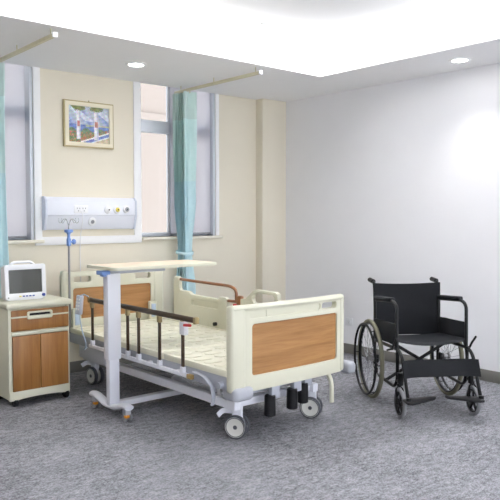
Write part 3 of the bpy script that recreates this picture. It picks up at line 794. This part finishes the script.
# ------------------------------------------------------------------ wheelchair (own frame: -y is its front)
wc = thing('wheelchair', 'folding black wheelchair with sling seat facing into the room', 'wheelchair', (-.988, -2.517, 0), math.radians(-33), None, True)
HW = .262
for s in (-1, 1):
    x = s * HW
    bm = B()
    tube(bm, fillet([(x, .10, .12), (x, .10, .70), (x, .125, .895), (x, .20, .905)], .03, 5), .0125, 10)                  # rear post and push handle
    tube(bm, fillet([(x, .10, .445), (x, -.44, .470), (x, -.515, .43), (x, -.650, .14)], .05, 6), .0125, 10)                # seat rail running into the leg
    tube(bm, fillet([(x, .10, .185), (x, -.36, .185), (x, -.42, .24), (x, -.42, .48)], .04, 5), .0125, 10)                   # lower rail and front post
    tube(bm, fillet([(x, .09, .765), (x, -.32, .802), (x, -.395, .775), (x, -.405, .46)], .045, 6), .0125, 10)                # arm tube
    fr = obj('side_frame', bm, 'bframe', wc)
    bm = B(); tube(bm, [(x, .150, .902), (x, .245, .908)], .018, 12); obj('push_grip', bm, 'black', fr)
    bm = B(); box(bm, x - .025, x + .025, -.18, .20, -.012, .018, .012, 3, Matrix.Translation((x, -.115, .794)) @ Matrix.Rotation(-.085, 4, 'X') @ Matrix.Translation((-x, 0, 0))); obj('arm_pad', bm, 'leather', fr)
    bm = B(); plate(bm, [(-.40, .50), (.085, .46), (.085, .62), (-.16, .635), (-.40, .65)], [], lambda u, v, w: (w, u, v), x + s * .004, x + s * .012, .002); obj('clothes_guard', bm, 'cloth', fr)
    bm = B(); cyl(bm, (x, -.487, .225), (x, -.487, .315), .02, None, 14, .003); box(bm, x - .008, x + .008, -.49, -.41, .235, .255, .002); box(bm, x - .008, x + .008, -.49, -.41, .29, .305, .002); obj('caster_barrel', bm, 'bframe', fr)
    # brake
    bm = B(); tube(bm, fillet([(x + s * .03, -.40, .47), (x + s * .032, -.42, .50), (x + s * .034, -.485, .56)], .02), .008, 8); tube(bm, [(x + s * .03, -.40, .47), (x + s * .05, -.34, .45)], .008, 8)
    obj('brake_lever', bm, 'bframe', fr)
    # rear wheel
    wx, wy, R = s * .312, .055, .307
    bm = B(); torus(bm, (wx, wy, R), (1, 0, 0), R - .014, .0155, 64, 10); wh = obj('rear_wheel', bm, 'bigtyre', wc)
    lathe(bm := B(), [(R - .026, -.011), (R - .034, -.012), (R - .04, 0), (R - .034, .012), (R - .026, .011)], (wx, wy, R), (1, 0, 0), 64); obj('rim', bm, 'bframe', wh)
    torus(bm := B(), (wx + s * .045, wy, R), (1, 0, 0), R - .035, .0095, 64, 8); hr = obj('hand_rim', bm, 'black', wh)
    bm = B()
    for k in range(6):
        a = k * PI / 3; p = Vector((0, math.cos(a), math.sin(a)))
        tube(bm, [Vector((wx + s * .045, wy, R)) + p * (R - .035), Vector((wx + s * .02, wy, R)) + p * (R - .034), Vector((wx, wy, R)) + p * (R - .036)], .004, 6)
    obj('rim_tabs', bm, 'bframe', hr)
    bm = B()
    for k in range(28):
        a = 2 * PI * k / 28; sd = 1 if k % 2 else -1; a2 = a + sd * .45
        tube(bm, [(wx + sd * .022, wy + .02 * math.cos(a2), R + .02 * math.sin(a2)), (wx, wy + (R - .037) * math.cos(a), R + (R - .037) * math.sin(a))], .0016, 5)
    obj('spokes', bm, 'chrome', wh)
    bm = B(); lathe(bm, [(0, -.035), (.012, -.035), (.012, -.028), (.026, -.024), (.026, -.018), (.014, -.014), (.014, .014), (.026, .018), (.026, .024), (.012, .028), (.012, .035), (0, .035)], (wx, wy, R), (1, 0, 0), 20); obj('hub', bm, 'hook', wh)
    bm = B(); cyl(bm, (x, wy, R), (wx, wy, R), .009); box(bm, x - .006, x + .014, wy - .02, .115, R - .03, R + .03, .004); box(bm, x - .006, x + .006, wy - .02, wy + .02, R - .12, R + .03, .002); obj('axle_plate', bm, 'bframe', fr)
    # front caster
    cxx, cy, cr = s * .272, -.51, .104
    bm = B()
    tube(bm, fillet([(cxx - .026, cy, cr), (cxx - .026, cy + .02, .205), (cxx, cy + .023, .226), (cxx + .026, cy + .02, .205), (cxx + .026, cy, cr)], .02, 4), .008, 8, False, (.014, .005))
    cyl(bm, (cxx, cy + .023, .215), (cxx, cy + .023, .24), .016); cyl(bm, (cxx - .03, cy, cr), (cxx + .03, cy, cr), .007)
    ct = obj('front_caster', bm, 'bframe', wc)
    torus(bm := B(), (cxx, cy, cr), (1, 0, 0), cr - .0125, .0125, 40, 10, 1.1); obj('tyre', bm, 'gtyre', ct)
    bm = B(); lathe(bm, [(cr - .022, -.012), (cr - .030, -.011), (cr - .030, .011), (cr - .022, .012), (cr - .022, -.012)], (cxx, cy, cr), (1, 0, 0), 40)
    for k in range(5):
        a = 2 * PI * k / 5 + .3; p = Vector((0, math.cos(a), math.sin(a)))
        tube(bm, [Vector((cxx, cy, cr)) + p * .015, Vector((cxx, cy, cr)) + p * (cr - .028)], .009, 6, False, (.012, .008))
    lathe(bm, [(0, -.016), (.02, -.016), (.02, .016), (0, .016)], (cxx, cy, cr), (1, 0, 0), 16); obj('wheel_core', bm, 'black', ct)
    # footrest
    bm = B(); tube(bm, [(x, -.63, .20), (x, -.65, .15)], .010, 8); cyl(bm, (x, -.65, .135), (x, -.65, .178), .019, None, 14, .003)
    fo = obj('footrest', bm, 'bframe', wc)
    bm = B(); plate(bm, [(x + s * .015, -.60), (x + s * .015, -.70), (x - s * .02, -.715), (x - s * .20, -.695), (x - s * .225, -.675), (x - s * .225, -.645), (x - s * .10, -.61)], [], lambda u, v, w: (u - s * .0 - .01, v + .30 * abs(u - x), w + .05 * abs(u - x)), .140, .158, .006)
    obj('foot_plate', bm, 'black', fo)
# cross brace
for s in (-1, 1):
    bm = B(); y = -.16 + s * .014
    tube(bm, fillet([(s * HW, y, .19), (-s * (HW - .02), y, .485), (-s * HW, y, .495)], .01), .0125, 10); obj('cross_brace', bm, 'bframe', wc)
bm = B(); cyl(bm, (0, -.19, .325), (0, -.13, .325), .012); obj('brace_pivot', bm, 'hook', wc)
# sling seat
def sling(fn, nu, nv, th):
    bm = B(); g = [[bm.verts.new(fn(i / nu, j / nv)) for i in range(nu + 1)] for j in range(nv + 1)]
    for a, b_ in zip(g, g[1:]):
        for i in range(nu): bm.faces.new((a[i], a[i + 1], b_[i + 1], b_[i]))
    r = bmesh.ops.solidify(bm, geom=list(bm.faces), thickness=th); bmesh.ops.recalc_face_normals(bm, faces=bm.faces); return bm
obj('seat', sling(lambda u, v: ((u - .5) * 2 * (HW + .004), .09 - .50 * v, .492 + .042 * v - .036 * (1 - (2 * u - 1) ** 2) * (.35 + .65 * v) - (.012 if v > .97 else 0)), 20, 20, .012), 'leather', wc)
obj('backrest', sling(lambda u, v: ((u - .5) * 2 * (HW + .012), .092 + .020 * max(0, v - .5) + .045 * (1 - (2 * u - 1) ** 2) * (1 - .3 * v), .475 + .42 * v - .012 * (1 - (2 * u - 1) ** 2) * v), 20, 20, .014), 'leather', wc)
obj('calf_strap', sling(lambda u, v: ((u - .5) * 2 * (HW + .018), -.565 + .065 * (1 - (2 * u - 1) ** 4) - .045 * (1 - v), .298 + .115 * v - .006 * math.sin(PI * u)), 24, 8, .006), 'cloth', wc)

# ------------------------------------------------------------------ camera and view
cd = bpy.data.cameras.new('camera'); cam = bpy.data.objects.new('camera', cd); COL.objects.link(cam)
cd.sensor_fit = 'HORIZONTAL'; cd.sensor_width = 36; cd.lens = 36 * 680.5 / 500
cam.location = (-5.378, -5.705, 1.425)
cam.rotation_euler = (math.radians(90 - 2.892), 0, -math.radians(40.579))
cd.clip_start = .05
SC.camera = cam
vs = SC.view_settings
vs.view_transform = 'Standard'; vs.look = 'None'; vs.gamma = 1; vs.use_curve_mapping = False; vs.exposure = .76
SC.cycles.use_denoising = True
SC.cycles.max_bounces = 12; SC.cycles.diffuse_bounces = 6; SC.cycles.transparent_max_bounces = 16
SC.cycles.caustics_reflective = False; SC.cycles.caustics_refractive = False
SC.cycles.sample_clamp_indirect = 6
